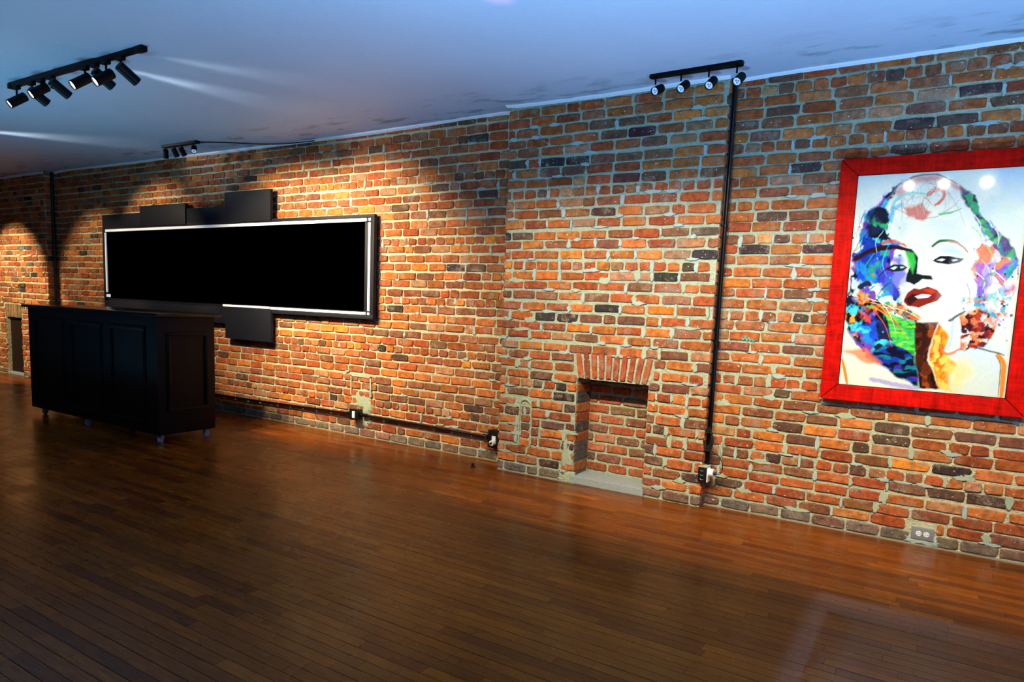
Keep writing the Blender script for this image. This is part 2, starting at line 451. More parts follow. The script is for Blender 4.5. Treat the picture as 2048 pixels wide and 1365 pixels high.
DK = (62, 52, 52); BR = (96, 68, 56); YO = (214, 128, 46)

def mortar_wall(name, boxes, label):
    bm = bmesh.new()
    for b in boxes: abox(bm, *b)
    o = bobj(name, bm, 'mortar'); tag(o, label, kind='structure'); return o
YBK = 5.15

# right stretch, behind the picture
wr = mortar_wall('wall_back_right', [(XB1-.02, XEND1, YR, YBK, 0, 2.9)], 'exposed brick wall stretch right of the fireplace, behind the red framed picture')
W = BrickWall(YR)
darks = []
for px, pz in ((-.95, 2.0), (-.9, 2.26), (-.66, 1.77), (-.52, 1.83), (-.2, 2.52), (.1, 2.62), (-.78, .62), (-.35, .55), (.12, .5), (.3, .35), (-.9, .42), (-1.15, 1.75)): darks.append((px, pz, rnd.choice((BR, (84, 62, 58), (72, 54, 52)))))
darks += [(-.02, .46, YO), (-1.16, 1.56, YO), (-1.02, 1.86, (214, 150, 92))]
lay(W, XB1+.005, 2.6, ceil_z, .0722, (5, 12, 18, 25, 33, 38), holes=[(-.052, .088, .03, .115)], darks=darks, pitch=.204)
WR = W; W.build(wr, key=lambda t: (not (XB1 < t[0] < .62), abs(t[0]+.2)))

# left stretch, behind the bar and the board
wl = mortar_wall('wall_back_left', [(XF-.02, XB0+.02, YL, YBK, 0, 2.925)], 'long exposed brick wall stretch left of the fireplace')
W = BrickWall(YL)
darks = [(-8.9, 1.9, DK), (-8.2, 2.35, DK), (-5.15, .35, DK), (-4.1, 1.62, YO), (-3.65, 1.62, DK), (-5.0, 1.0, YO), (-9.3, 2.35, YO), (-10.0, 1.8, DK), (-4.3, 1.3, DK), (-6.4, 2.6, DK)]
lay(W, XF-.01, XB0-.004, ceil_z, .0765, (4, 11, 17, 24, 31), holes=[(-4.80, -4.62, .30, .40)], darks=darks, pitch=.207)
WL = W; W.build(wl, key=lambda t: -t[0])

# far chimney breast with its small opening
FO = (-11.97, -11.46, .075, .865)
wf = mortar_wall('wall_back_far', [(XEND0, FO[0], YF, YBK, 0, 2.9), (FO[1], XF, YF, YBK, 0, 2.9), (FO[0], FO[1], YF, YBK, FO[3], 2.9), (FO[0], FO[1], YF+.26, YBK, 0, FO[3])], 'far brick chimney breast at the left end with a small dark opening')
W = BrickWall(YF)
def far_top(x): return 2.895
darks = [(-11.0, 1.5, DK), (-11.4, 1.3, DK), (-11.2, 1.68, (100, 96, 90)), (-11.9, 1.4, YO), (-11.0, 1.2, DK), (-11.3, 1.9, (104, 100, 96))]
lay(W, -13.6, XF+.006, far_top, .0765, (6, 13, 20, 27, 34), holes=[(FO[0]-.002, FO[1]+.002, 0, FO[3]+.01), (FO[0]-.02, FO[1]+.02, FO[3]-.02, 1.06)], darks=darks, pitch=.207)
for i in range(9):                                # soldier bricks over the far opening
    x = FO[0]-.0+(i+.5)*(FO[1]-FO[0])/9; W.add(x-.095, x+.095, .965, .047, col=(150, 118, 84), rot=math.pi/2)
WF = W; W.limit = 262; W.build(wf, key=lambda t: -t[0])
def side_bricks(parent, x, y0, y1, top, course, faces, name='brick', off=.0, dark=None):
    """bricks showing on a return face that looks along +x or -x; one mesh each"""
    z = .006; r = 0
    while z < top-.02:
        h = min(course-.012, top-.008-z)
        if h > .02:
            W_, H, D, L = GEO['header' if (y1-y0) < .15 else 'stretcher']; me = rnd.choice(L)[0]
            o = link(name, me, None, parent, (x, (y0+y1)/2+rnd.uniform(-.004, .004), z+course/2), (0, rnd.uniform(-.012, .012), faces*math.pi/2), ((y1-y0-.004)/W_, .8, h/H))
            o.color = brick_col(z, dark if dark and rnd.random() < .5 else None)
        z += course; r += 1
side_bricks(wf, XF, YF, YL, 2.88, .0765, 1)
ob = box('dark_backing', FO[0]+.004, FO[1]-.004, YF+.055, YF+.08, .0, FO[3]-.005, 'opening_board', wf)
ob = box('sill_stone', FO[0]-.01, FO[1]+.01, YF-.01, YF+.05, .0, .04, 'stone_grey', wf, .006)

# chimney breast with fireplace
HO = (-2.305, -1.735, 0, .815)                    # opening
YBK2 = YB+.235
wb = mortar_wall('wall_back_breast', [(XB0, HO[0], YB, YBK, 0, 2.88), (HO[1], XB1, YB, YBK, 0, 2.88), (HO[0], HO[1], YB, YBK, HO[3], 2.88), (HO[0], HO[1], YBK2, YBK, 0, HO[3])], 'projecting brick chimney breast with a bricked-up fireplace opening under a flat arch')
W = BrickWall(YB)
darks = [(-2.13, 1.35, DK), (-2.55, 1.27, DK), (-2.42, 1.29, DK), (-2.68, 2.40, DK), (-2.42, 2.40, (70, 46, 46)), (-2.1, 2.3, (92, 52, 48)), (-1.9, 2.55, (80, 44, 46)), (-2.42, .70, DK), (-2.6, .76, (104, 78, 64)),
         (-2.36, .55, (86, 62, 54)), (-2.45, .41, (112, 84, 76)), (-1.42, .93, BR), (-1.5, 1.9, (92, 74, 60)), (-1.6, .52, (104, 72, 56)), (-1.7, .33, (100, 76, 64)), (-2.4, .28, (92, 52, 46)), (-1.43, 1.72, DK), (-2.35, 1.22, YO), (-2.8, 1.04, YO), (-2.95, .65, YO), (-1.6, 1.35, YO)]
TOPB = 1.015
lay(W, XB0-.006, XB1+.006, ceil_z, .0768, (9, 21, 28), holes=[(HO[0]-.036, HO[1]+.036, .83, TOPB), (HO[0]-.004, HO[1]+.004, 0, HO[3]+.02), (-2.80, -2.69, .215, .60)], darks=darks, pitch=.209, green=True, start=.03)
# the flat arch: soldiers leaning outwards from the centre
NA = 10
for i in range(NA):
    k = (i+.5)/NA; xb = -2.297+k*(.555); xt = -2.335+k*.635
    W.add((xb+xt)/2-.096, (xb+xt)/2+.096, .913+.012*math.sin(math.pi*k), .041, col=rnd.choice(((170, 84, 50), (150, 78, 50), (188, 100, 58))), rot=math.pi/2+math.atan2(xt-xb, .19))
# patched slot: a short stack of half bricks
for i in range(5): W.add(-2.782, -2.708, .255+i*.066, .052, col=((206, 124, 50), (150, 84, 60), (112, 92, 74), (168, 96, 64), (110, 74, 60))[i])
# fireplace back wall, one brick leaf set in the opening
z = .07; r = 0
while z < HO[3]+.03:
    x = HO[0]-(.11 if r % 2 else .0)
    while x < HO[1]:
        Lb = .209*rnd.uniform(.8, 1.1); a, b = max(x, HO[0]+.01), min(x+Lb-.02, HO[1]-.004)
        if b-a > .03: W.add(a, b, z+.036, .056, y=YBK2, col=rnd.choice(((160, 84, 56), (178, 96, 62), (140, 104, 76), (124, 84, 64), (186, 112, 72))))
        x += Lb
    z += .0768; r += 1
WB = W; W.limit = 252; W.build(wb, key=lambda t: (t[1] < YB-.1, -t[3]*t[4]*(1 if t[8] == 'stretcher' else .8), -t[0]))
side_bricks(wb, XB1, YB, YR, 2.87, .0768, 1)
side_bricks(wb, HO[0], YB, YBK2, HO[3], .0768, 1, dark=(104, 96, 90))
box('lintel', HO[0]-.0, HO[1]+.0, YB+.01, YBK2, HO[3]-.006, HO[3], 'conduit_black', wb)
# mortar ridge round the patched slot
bm = bmesh.new()
atube(bm, smoothpts([(-2.69, YB-.009, .23), (-2.688, YB-.006, .4), (-2.695, YB-.006, .55), (-2.72, YB-.006, .592), (-2.75, YB-.006, .604), (-2.785, YB-.006, .588), (-2.80, YB-.006, .54), (-2.802, YB-.006, .4), (-2.795, YB-.006, .23)], 5), .0085, 6)
bobj('mortar_ridge', bm, 'mortar', wb, True)
# hearth slab
bm = bmesh.new(); abox(bm, HO[0]-.02, HO[1]+.012, YB-.015, YBK2, .0, .06, .006)
for v in bm.verts: v.co.z += rnd.uniform(-.003, .003) if v.co.z > .03 else 0
hs = bobj('hearth_slab', bm, 'stone_grey'); tag(hs, 'pale grey stone slab lying in the fireplace opening', 'hearth slab')

# mortar smears: pale lumps of repointing over the joints
def smears(parent, W, x0, x1, z0, z1, share, mat, hole=None, k_=1.0):
    bm = bmesh.new(); y = W.y
    for jx, jz, jh in W.joints:
        if not (x0 < jx < x1 and z0 < jz < z1) or rnd.random() > share: continue
        if hole and hole[0]-.05 < jx < hole[1]+.05 and hole[2] < jz < hole[3]+.2: continue
        kind = rnd.random()
        if kind < .6: w_, h_ = rnd.uniform(.008, .019)*k_, jh*rnd.uniform(.5, .95); cx, cz = jx, jz-rnd.uniform(-.01, .015)
        else: w_, h_ = rnd.uniform(.025, .06)*k_, rnd.uniform(.008, .017)*k_; cx, cz = jx+rnd.uniform(-.04, .04), jz-jh/2-.005
        k = 13; rad = [1+rnd.uniform(-.32, .3) for _ in range(k)]
        out = [bm.verts.new((cx+w_*rad[i]*math.cos(6.283*i/k), y-.003, cz+h_*rad[i]*math.sin(6.283*i/k))) for i in range(k)]
        inn = [bm.verts.new((cx+.8*w_*rad[i]*math.cos(6.283*i/k), y-.0115-rnd.uniform(0, .003), cz+.8*h_*rad[i]*math.sin(6.283*i/k))) for i in range(k)]
        c = bm.verts.new((cx, y-.0135, cz))
        for i in range(k):
            j = (i+1) % k; bm.faces.new((out[i], out[j], inn[j], inn[i])); bm.faces.new((inn[i], inn[j], c))
    if not bm.verts: bm.free(); return
    o = bobj('mortar_smears', bm, mat, parent, True); o['kind'] = 'stuff'; return o
smears(wb, WB, XB0+.03, XB1-.03, .05, 2.8, .34, 'cement_blue', HO, 1.2)
smears(wb, WB, XB0+.03, XB1-.03, .05, 1.6, .34, 'cement_grey', HO, 1.6)
smears(wr, WR, XB1+.05, 1.2, .1, 2.85, .26, 'cement_blue', None, 1.15)
smears(wr, WR, XB1+.05, 1.2, .1, 1.2, .16, 'cement_grey', None, 1.6)
smears(wl, WL, -5.6, XB0-.05, .1, 2.85, .14, 'cement_blue')
smears(wf, WF, -12.2, XF-.05, .1, 1.9, .25, 'cement_white', FO, 1.3)
def cement_patch(parent, y, cx, cz, w_, h_, mat='cement_grey', t=.014, k=44):
    bm = bmesh.new(); ph = [rnd.uniform(0, 6.3) for _ in range(5)]
    R_ = lambda a: 1+.12*math.sin(3*a+ph[0])+.10*math.sin(5*a+ph[1])+.07*math.sin(9*a+ph[2])+.06*math.sin(14*a+ph[3])
    rings = []
    for f, d in ((1.0, .001), (.9, .75*t), (.6, t), (.3, t)):
        rings.append([bm.verts.new((cx+w_*f*R_(a)*math.cos(a), y-d-(rnd.uniform(-.0025, .0025) if f < 1 else 0), cz+h_*f*R_(a)*math.sin(a))) for a in [6.2832*i/k for i in range(k)]])
    c = bm.verts.new((cx, y-t, cz))
    for A, B in zip(rings, rings[1:]):
        for i in range(k): j = (i+1) % k; bm.faces.new((A[i], A[j], B[j], B[i]))
    for i in range(k): bm.faces.new((rings[-1][i], rings[-1][(i+1) % k], c))
    return bobj('cement_patch', bm, mat, parent, True)
cement_patch(wl, YL, -4.74, .335, .16, .13)
cement_patch(wl, YL, -4.72, .17, .12, .08)
cement_patch(wr, YR, .03, .035, .11, .035, 'cement_blue')
cement_patch(wb, YB, -2.33, .03, .10, .05); cement_patch(wb, YB, -2.36, .20, .045, .14)
# pale outline of a filled box above the cement patch
bm = bmesh.new()
for a in ((-4.885, -4.87, .40, .60), (-4.625, -4.61, .40, .60), (-4.885, -4.61, .588, .602)): abox(bm, a[0], a[1], YL-.018, YL, a[2], a[3])
bobj('mortar_outline', bm, 'cement_blue', wl)

# ------------------------------------------------------------------ white bead along the ceiling line, sealant at the floor
def bead(name, pts, w_, h_):
    bm = bmesh.new(); prev = None
    for x, y, z in pts:
        ww = w_*rnd.uniform(.7, 1.2)
        s = [bm.verts.new((x, y, z-h_)), bm.verts.new((x, y-ww*.8, z-h_*.45)), bm.verts.new((x, y-ww, z+.006)), bm.verts.new((x, y, z+.006))]
        if prev:
            for i in range(4): bm.faces.new((prev[i], prev[(i+1) % 4], s[(i+1) % 4], s[i]))
        else: bm.faces.new(s)
        prev = s
    bm.faces.new(prev[::-1])
    return tag(bobj(name, bm, 'caulk_white', None, True), kind='structure')
def xr(a, b, st=.09):
    n = max(2, int((b-a)/st)); return [a+(b-a)*i/n for i in range(n+1)]
bead('trim_1', [(x, YL-.012, ceil_z(x)+.004*math.sin(x*3)) for x in xr(XF, XB0)], .028, .022)
bead('trim_2', [(x, YB-.012, ceil_z(x)) for x in xr(XB0-.03, XB1+.01)], .028, .018)
bead('trim_3', [(x, YR-.012, ceil_z(x)) for x in xr(XB1, 2.6)], .03, .018)
bead('trim_4', [(x, YF-.012, 2.893) for x in xr(-13.6, XF)], .03, .02)
def seal(name, x0, x1, y):
    bm = bmesh.new(); abox(bm, x0, x1, y-.018, y+.01, -.002, .006); return tag(bobj(name, bm, 'floor_sealant'), kind='structure')
seal('baseboard_left', XF, XB0, YL); seal('baseboard_breast', XB0, HO[0]-.03, YB); seal('baseboard_right', XB1, 2.6, YR)

# ------------------------------------------------------------------ bar counter on casters
BX0, BX1, BY0, BY1, BZ0, BZ1 = -8.06, -5.72, 3.37, 3.92, .082, 1.125
bar = empty('bar_counter', (BX0, BY0, 0)); tag(bar, 'long black panelled bar counter standing on pale casters in front of the board', 'bar counter')
def bpart(name, x0, x1, y0, y1, z0, z1, mat='black_paint', bev=.003, parent=None):
    return box(name, x0, x1, y0, y1, z0, z1, mat, parent or bar, bev, (BX0, BY0, 0))
bpart('body', BX0, BX1, BY0, BY1, BZ0, BZ1)
bpart('countertop', BX0-.10, BX1+.03, BY0-.02, BY1+.06, BZ1, BZ1+.028, 'bar_top_black', .004)
def molding(x0, x1, z0, z1, front=True):
    t_ = .035; bm = bmesh.new()
    rects = ((x0, x1, z1-t_, z1), (x0, x1, z0, z0+t_), (x0, x0+t_, z0+t_, z1-t_), (x1-t_, x1, z0+t_, z1-t_))
    for a, b, c, d in rects:
        for e, dd in ((0, .014), (.009, .022)):
            if front: abox(bm, a+e-BX0, b-e-BX0, -dd, .0, c+e, d-e, .002)
            else: abox(bm, BX1-BX0, BX1-BX0+dd, a+e-BY0, b-e-BY0, c+e, d-e, .002)
    return bobj('panel_molding', bm, 'black_paint', bar, True)
for a, b in ((-7.93, -7.34), (-7.19, -6.62), (-6.47, -5.90)): molding(a, b, .16, 1.03)
molding(3.45, 3.85, .28, .99, False)
for cx, cy in ((-5.80, 3.43), (-5.79, 3.87), (-7.05, 3.43), (-7.98, 3.46), (-7.05, 3.87), (-7.98, 3.87)):
    bm = bmesh.new(); acyl(bm, (-.012, 0, .03), (.012, 0, .03), .03, seg=18)
    cs = bobj('caster', bm, 'caster_pale', bar, True, loc=(cx-BX0, cy-BY0, 0), rot=(0, 0, rnd.uniform(-.6, .6)))
    bm = bmesh.new(); abox(bm, -.02, -.014, -.02, .02, .03, .076); abox(bm, .014, .02, -.02, .02, .03, .076); abox(bm, -.026, .026, -.028, .028, .074, .082); acyl(bm, (-.022, 0, .03), (.022, 0, .03), .006, seg=8)
    bobj('caster_fork', bm, 'caster_pale', cs)

# ------------------------------------------------------------------ long black board on the wall
YT = 4.70
bd = empty('wall_board', (-6.8, YL-.02, 1.1)); tag(bd, 'long black wall board edged with white strips, hung behind the bar counter', 'wall board')
YTN = 4.785
def dpart(name, x0, x1, y0, y1, z0, z1, mat, bev=.002):
    k = YTN/4.70; x0, x1 = x0*k, x1*k; z0, z1 = 1.36+(z0-1.36)*k, 1.36+(z1-1.36)*k; y0 += YTN-4.70; y1 = min(y1+YTN-4.70, YL-.012)
    return box(name, x0, x1, y0, y1, z0, z1, mat, bd, bev, (-6.8, YL-.02, 1.1))
dpart('backing', -9.09, -4.47, YT+.012, YL-.012, 1.15, 2.105, 'board_black')
dpart('screen', -9.03, -4.60, YT-.002, YT+.012, 1.235, 2.055, 'screen_black', 0)
for a in ((-9.10, -4.455, 2.088, 2.118), (-9.10, -4.455, 1.160, 1.196)): dpart('frame', a[0], a[1], YT-.02, YT+.02, a[2], a[3], 'board_black')
for a in ((-9.11, -9.078, 1.196, 2.088), (-4.50, -4.455, 1.196, 2.088)): dpart('frame', a[0], a[1], YT-.02, YT+.02, a[2], a[3], 'board_black')
for a in ((-9.06, -4.562, 2.056, 2.084), (-4.537, -4.503, 2.060, 2.084), (-4.537, -4.503, 1.235, 2.045), (-4.537, -4.503, 1.20, 1.222), (-6.69, -5.92, 1.205, 1.226), (-5.90, -4.562, 1.20, 1.224), (-9.075, -9.052, 1.30, 2.045), (-9.07, -9.035, 1.24, 1.275), (-9.02, -8.985, 1.24, 1.275)):
    dpart('white_strip', a[0], a[1], YT-.010, YT+.004, a[2], a[3], 'strip_white', 0)
YP = 4.655
dpart('top_panel', -9.11, -8.235, YT-.016, YT+.02, 2.118, 2.262, 'board_black')
dpart('top_panel', -8.23, -7.32, YT-.034, YT+.012, 2.100, 2.335, 'board_black')
dpart('top_panel', -7.315, -6.60, YT-.018, YT+.016, 2.10, 2.275, 'board_black')
dpart('tall_panel', -6.60, -5.86, YT-.042, YT-.006, 2.10, 2.412, 'board_black', .004)
dpart('lower_panel', -9.09, -6.72, YT-.026, YT+.02, 1.02, 1.195, 'board_black')
dpart('lower_panel', -6.72, -6.62, YT-.026, YT+.02, 1.02, 1.195, 'board_black')
dpart('tall_panel', -6.615, -5.865, YT-.036, YT, .86, 1.200, 'board_black', .004)

# ------------------------------------------------------------------ picture in red frame
PX0, PX1, PZ0, PZ1 = -.612, .432, .842, 2.302; FT = .095
pic = empty('framed_picture', (-.09, YR-.012, PZ0)); tag(pic, 'large colourful paint-splashed portrait print in a red stained wood frame', 'picture')
def mitre(pts):
    bm = bmesh.new(); a = [bm.verts.new((x, -.068+(.010 if k else 0), z)) for x, z, k in pts]; b = [bm.verts.new((x, .0, z)) for x, z, k in pts]
    bm.faces.new(a); bm.faces.new(b[::-1])
    for i in range(4): bm.faces.new((a[i], a[(i+1) % 4], b[(i+1) % 4], b[i]))
    bmesh.ops.bevel(bm, geom=bm.edges[:], offset=.0025, segments=2, affect='EDGES')
    return bobj('frame_rail', bm, 'red_stained_wood', pic, True)
x0, x1, z0, z1 = PX0+.09, PX1+.09, 0, PZ1-PZ0; g = .0022
for pts in (((x0, z0+g, 0), (x0, z1-g, 0), (x0+FT, z1-FT-g, 1), (x0+FT, z0+FT+g, 1)), ((x0+g, z1, 0), (x1-g, z1, 0), (x1-FT-g, z1-FT, 1), (x0+FT+g, z1-FT, 1)),
            ((x1, z1-g, 0), (x1, z0+g, 0), (x1-FT, z0+FT+g, 1), (x1-FT, z1-FT-g, 1)), ((x1-g, z0, 0), (x0+g, z0, 0), (x0+FT+g, z0+FT, 1), (x1-FT-g, z0+FT, 1))): mitre(pts)
box('frame_backing', x0+.004, x1-.004, -.040, .0, z0+.004, z1-.004, 'black_paint', pic)

# the print: a painterly anonymous woman's portrait, laid down as ink colours on a fine sheet
HM = np.array([[827.376886, 69.323509, 497.129381], [-74.072639, -796.711785, 1908.140759], [-.127875, -.028498, 1]])
NU, NV = 330, 480
iu = np.linspace(PX0+FT+.004, PX1-FT-.004, NU); iv = np.linspace(PZ0+FT+.004, PZ1-FT-.004, NV)
GX, GZ = np.meshgrid(iu, iv)
den = HM[2, 0]*GX+HM[2, 1]*GZ+1; PU = (HM[0, 0]*GX+HM[0, 1]*GZ+HM[0, 2])/den; PV = (HM[1, 0]*GX+HM[1, 1]*GZ+HM[1, 2])/den
rs = np.random.RandomState(5)
def vnoise(sx, sy=None, oct=4, seed=0):
    sy = sy or sx; r_ = np.random.RandomState(seed); tot = np.zeros(PU.shape); amp = 1; s = 0
    for o_ in range(oct):
        T = r_.rand(160, 160); x = (PU/sx*(2**o_)) % 159; y = (PV/sy*(2**o_)) % 159
        xi = x.astype(int); yi = y.astype(int); fx = x-xi; fy = y-yi; fx = fx*fx*(3-2*fx); fy = fy*fy*(3-2*fy)
        v = T[yi, xi]*(1-fx)*(1-fy)+T[yi, (xi+1) % 160]*fx*(1-fy)+T[(yi+1) % 160, xi]*(1-fx)*fy+T[(yi+1) % 160, (xi+1) % 160]*fx*fy
        tot += v*amp; s += amp; amp *= .55
    return tot/s
W1 = (vnoise(40, seed=1)-.5)*2; W2 = (vnoise(40, seed=2)-.5)*2
def poly(pts, rag=10, soft=3):
    pts = np.array(pts, float); x = PU+W1*rag; y = PV+W2*rag
    ins = np.zeros(x.shape, bool); dist = np.full(x.shape, 1e9); n = len(pts)
    for i in range(n):
        x1_, y1_ = pts[i]; x2_, y2_ = pts[(i+1) % n]
        c = ((y1_ > y) != (y2_ > y)) & (x < (x2_-x1_)*(y-y1_)/(y2_-y1_+1e-9)+x1_); ins ^= c
        dx, dy = x2_-x1_, y2_-y1_; t_ = np.clip(((x-x1_)*dx+(y-y1_)*dy)/(dx*dx+dy*dy+1e-9), 0, 1)
        dist = np.minimum(dist, np.hypot(x-x1_-t_*dx, y-y1_-t_*dy))
    return np.clip(.5+np.where(ins, dist, -dist)/(2*soft), 0, 1)
def stroke(pts, w0, w1=None, rag=4, soft=2):
    w1 = w0 if w1 is None else w1; P = np.array([p[:2] for p in smoothpts([(a, b, 0) for a, b in pts], 5)]); n = len(P)
    x = PU+W1*rag; y = PV+W2*rag; m = np.zeros(x.shape)
    for i in range(n-1):
        (a, b), (c, d) = P[i], P[i+1]; k = (i+.5)/n; wd = (w0+(w1-w0)*k)*(.5+.5*math.sin(math.pi*min(1, k*1.05+.02))**.5)
        t_ = np.clip(((x-a)*(c-a)+(y-b)*(d-b))/((c-a)**2+(d-b)**2+1e-9), 0, 1); dd = np.hypot(x-a-t_*(c-a), y-b-t_*(d-b))
        m = np.maximum(m, np.clip((wd-dd)/soft+.5, 0, 1))
    return m
def lin(c): return np.array(srgb(*c)[:3])
IM = np.zeros(PU.shape+(3,)); IM[:] = lin((208, 214, 194))
def lay_ink(mask, col, a=1.0):
    global IM
    mm = (mask*a)[..., None]; c = lin(col) if isinstance(col, tuple) else col; IM = IM*(1-mm)+c*mm
lay_ink(np.clip((vnoise(180, seed=3)-.5)*4, 0, 1), (196, 206, 208), .8); lay_ink(np.clip((vnoise(120, seed=4)-.5)*4, 0, 1), (232, 226, 196), .6)
def palette(cols, sx, sy, seed, sharp=5.0):
    """soft wet-in-wet cells of colour"""
    C = np.array([lin(c) for c in cols]); r_ = np.random.RandomState(seed)
    ww = vnoise(sx*1.1, oct=4, seed=seed+200)-.5; wv = vnoise(sx*1.1, oct=4, seed=seed+300)-.5
    X = (PU+ww*sx*2.2)/(sx*.75)+20; Y = (PV+wv*sy*2.2)/(sy*.75)+20
    T = r_.rand(200, 200, 2); K = r_.randint(0, len(cols), (200, 200)); xi = np.floor(X).astype(int); yi = np.floor(Y).astype(int)
    num = np.zeros(PU.shape+(3,)); den_ = np.zeros(PU.shape)
    for a in (-1, 0, 1):
        for b in (-1, 0, 1):
            p, q = np.clip(yi+a, 0, 199), np.clip(xi+b, 0, 199)
            d2 = (X-(xi+b)-T[p, q, 0])**2+(Y-(yi+a)-T[p, q, 1])**2; w_ = 1/(d2+.02)**sharp
            num += C[K[p, q]]*w_[..., None]; den_ += w_
    return num/den_[..., None]*(.6+.8*vnoise(22, oct=5, seed=seed+70))[..., None]
COOL = [(12, 14, 30), (22, 50, 150), (30, 120, 200), (60, 190, 200), (20, 20, 40), (40, 150, 90), (30, 70, 190), (110, 60, 160), (190, 220, 215), (26, 30, 60), (60, 170, 190)]
WARMP = [(20, 10, 10), (150, 50, 20), (220, 90, 30), (90, 30, 20), (235, 150, 50), (40, 20, 30), (200, 60, 40), (110, 150, 60)]
LITE = [(120, 90, 190), (220, 225, 215), (60, 150, 150), (200, 180, 210), (70, 90, 180), (40, 40, 60), (120, 190, 110), (230, 230, 222), (90, 120, 190), (220, 120, 90), (230, 232, 225)]
# hair mass, face kept pale
hair_l = [(420, 225), (350, 270), (300, 330), (250, 370), (232, 450), (240, 520), (195, 560), (182, 700), (165, 800), (160, 880), (205, 960), (250, 1000), (330, 1060), (420, 1120), (500, 1165), (492, 870), (430, 800), (420, 720), (380, 660), (370, 600), (400, 540), (420, 500), (365, 470), (375, 400), (350, 330)]
lay_ink(poly(hair_l, 22, 5), palette(COOL, 60, 60, 11))
lay_ink(poly([(170, 740), (230, 720), (330, 760), (420, 820), (300, 960), (210, 960), (160, 860)], 26, 8)*np.clip((vnoise(50, seed=21)-.42)*8, 0, 1), palette(WARMP, 40, 40, 22))
lay_ink(poly([(360, 480), (420, 520), (440, 640), (420, 760), (340, 740), (300, 620)], 18, 14)*np.clip((vnoise(60, seed=23)-.4)*6, 0, 1), (60, 60, 190), .8)
hair_r = [(690, 230), (770, 280), (778, 360), (850, 425), (950, 520), (968, 600), (955, 720), (905, 830), (865, 910), (800, 985), (700, 1000), (715, 900), (700, 800), (765, 760), (770, 680), (740, 620), (790, 560), (735, 500), (820, 480), (760, 380), (705, 290)]
lay_ink(poly(hair_r, 18, 5), palette(LITE, 55, 55, 12))
lay_ink(poly([(690, 235), (770, 285), (778, 360), (850, 425), (950, 520), (960, 580), (880, 560), (820, 470), (760, 380), (715, 290)], 12, 4), palette([(24, 30, 44), (50, 120, 130), (60, 60, 80), (90, 60, 120), (60, 150, 90), (120, 170, 120)], 45, 45, 13), .95)
lay_ink(poly([(700, 830), (800, 780), (870, 860), (860, 910), (800, 980), (700, 1000)], 16, 5), palette([(160, 50, 30), (230, 110, 60), (60, 20, 30), (220, 150, 120), (200, 190, 180), (120, 30, 40), (240, 150, 60)], 34, 34, 14))
lay_ink(poly([(700, 760), (790, 740), (900, 720), (950, 690), (930, 800), (870, 850), (780, 800), (720, 830)], 16, 8), palette([(230, 150, 130), (120, 190, 200), (220, 225, 215), (200, 90, 70), (60, 150, 170), (235, 230, 220)], 34, 34, 15), .9)
lay_ink(poly([(760, 600), (850, 590), (840, 700), (770, 720)], 12, 6), (130, 80, 190), .7)
# crown: broad pale waves with red and teal washes
lay_ink(poly([(395, 260), (470, 200), (590, 182), (690, 230), (705, 260), (600, 215), (500, 225), (410, 290)], 10, 10), (205, 110, 90), .8)
lay_ink(stroke([(360, 300), (400, 240), (480, 195), (590, 182), (680, 225)], 7, 3), (60, 30, 40), .7)
lay_ink(poly([(430, 340), (520, 320), (560, 350), (530, 395), (440, 385)], 22, 8), (190, 60, 50), .8)
lay_ink(stroke([(545, 275), (580, 250), (612, 250), (618, 290), (580, 320)], 13, 8, 10), (205, 70, 45), .85)
lay_ink(stroke([(375, 370), (400, 300), (470, 265), (540, 275)], 10, 4, 8), (90, 190, 170), .7)
lay_ink(stroke([(375, 400), (385, 345), (430, 320)], 14, 8, 12), (60, 150, 210), .6)
lay_ink(stroke([(380, 330), (470, 380), (560, 385), (640, 350), (690, 300)], 4, 2, 8), (150, 110, 120), .5)
lay_ink(stroke([(600, 365), (650, 362), (700, 340)], 7, 2, 6), (70, 170, 110), .8)
lay_ink(stroke([(560, 210), (640, 260), (690, 350), (720, 430)], 5, 3, 8), (170, 180, 190), .6)
# face shadow side
lay_ink(poly([(430, 520), (470, 530), (500, 570), (495, 640), (560, 655), (568, 672), (520, 668), (480, 692), (440, 680), (445, 640), (470, 600)], 6, 3), (18, 22, 22))
lay_ink(poly([(440, 540), (480, 550), (490, 590), (475, 640), (455, 600)], 7, 5), (50, 180, 60), .9)
lay_ink(stroke([(210, 575), (290, 535), (370, 520), (455, 535)], 15, 9, 8), (40, 14, 20))
lay_ink(stroke([(330, 500), (390, 490), (440, 515)], 10, 6, 12), (190, 60, 40), .8)
lay_ink(poly([(345, 622), (385, 600), (430, 600), (452, 612), (430, 628), (385, 634)], 2, 2), (20, 34, 40)); lay_ink(poly([(372, 618), (392, 609), (404, 612), (388, 624)], 1, 2), (216, 224, 216)); lay_ink(poly([(416, 610), (432, 609), (438, 614), (420, 618)], 1, 2), (180, 200, 205))
lay_ink(stroke([(565, 515), (600, 492), (655, 490), (700, 512), (730, 540)], 7, 4, 3), (50, 100, 60)); lay_ink(stroke([(640, 492), (690, 505), (725, 535)], 5, 3, 3), (210, 110, 50), .8)
lay_ink(poly([(566, 582), (600, 562), (650, 562), (715, 572), (690, 592), (640, 600), (590, 594)], 3, 2), (22, 18, 26)); lay_ink(poly([(585, 580), (610, 573), (625, 577), (610, 585)], 1, 2), (220, 226, 220)); lay_ink(poly([(655, 578), (680, 575), (684, 581), (662, 586)], 1, 2), (200, 205, 205))
lay_ink(poly([(600, 530), (660, 520), (720, 550), (700, 560), (630, 550)], 8, 12), (150, 200, 215), .6)
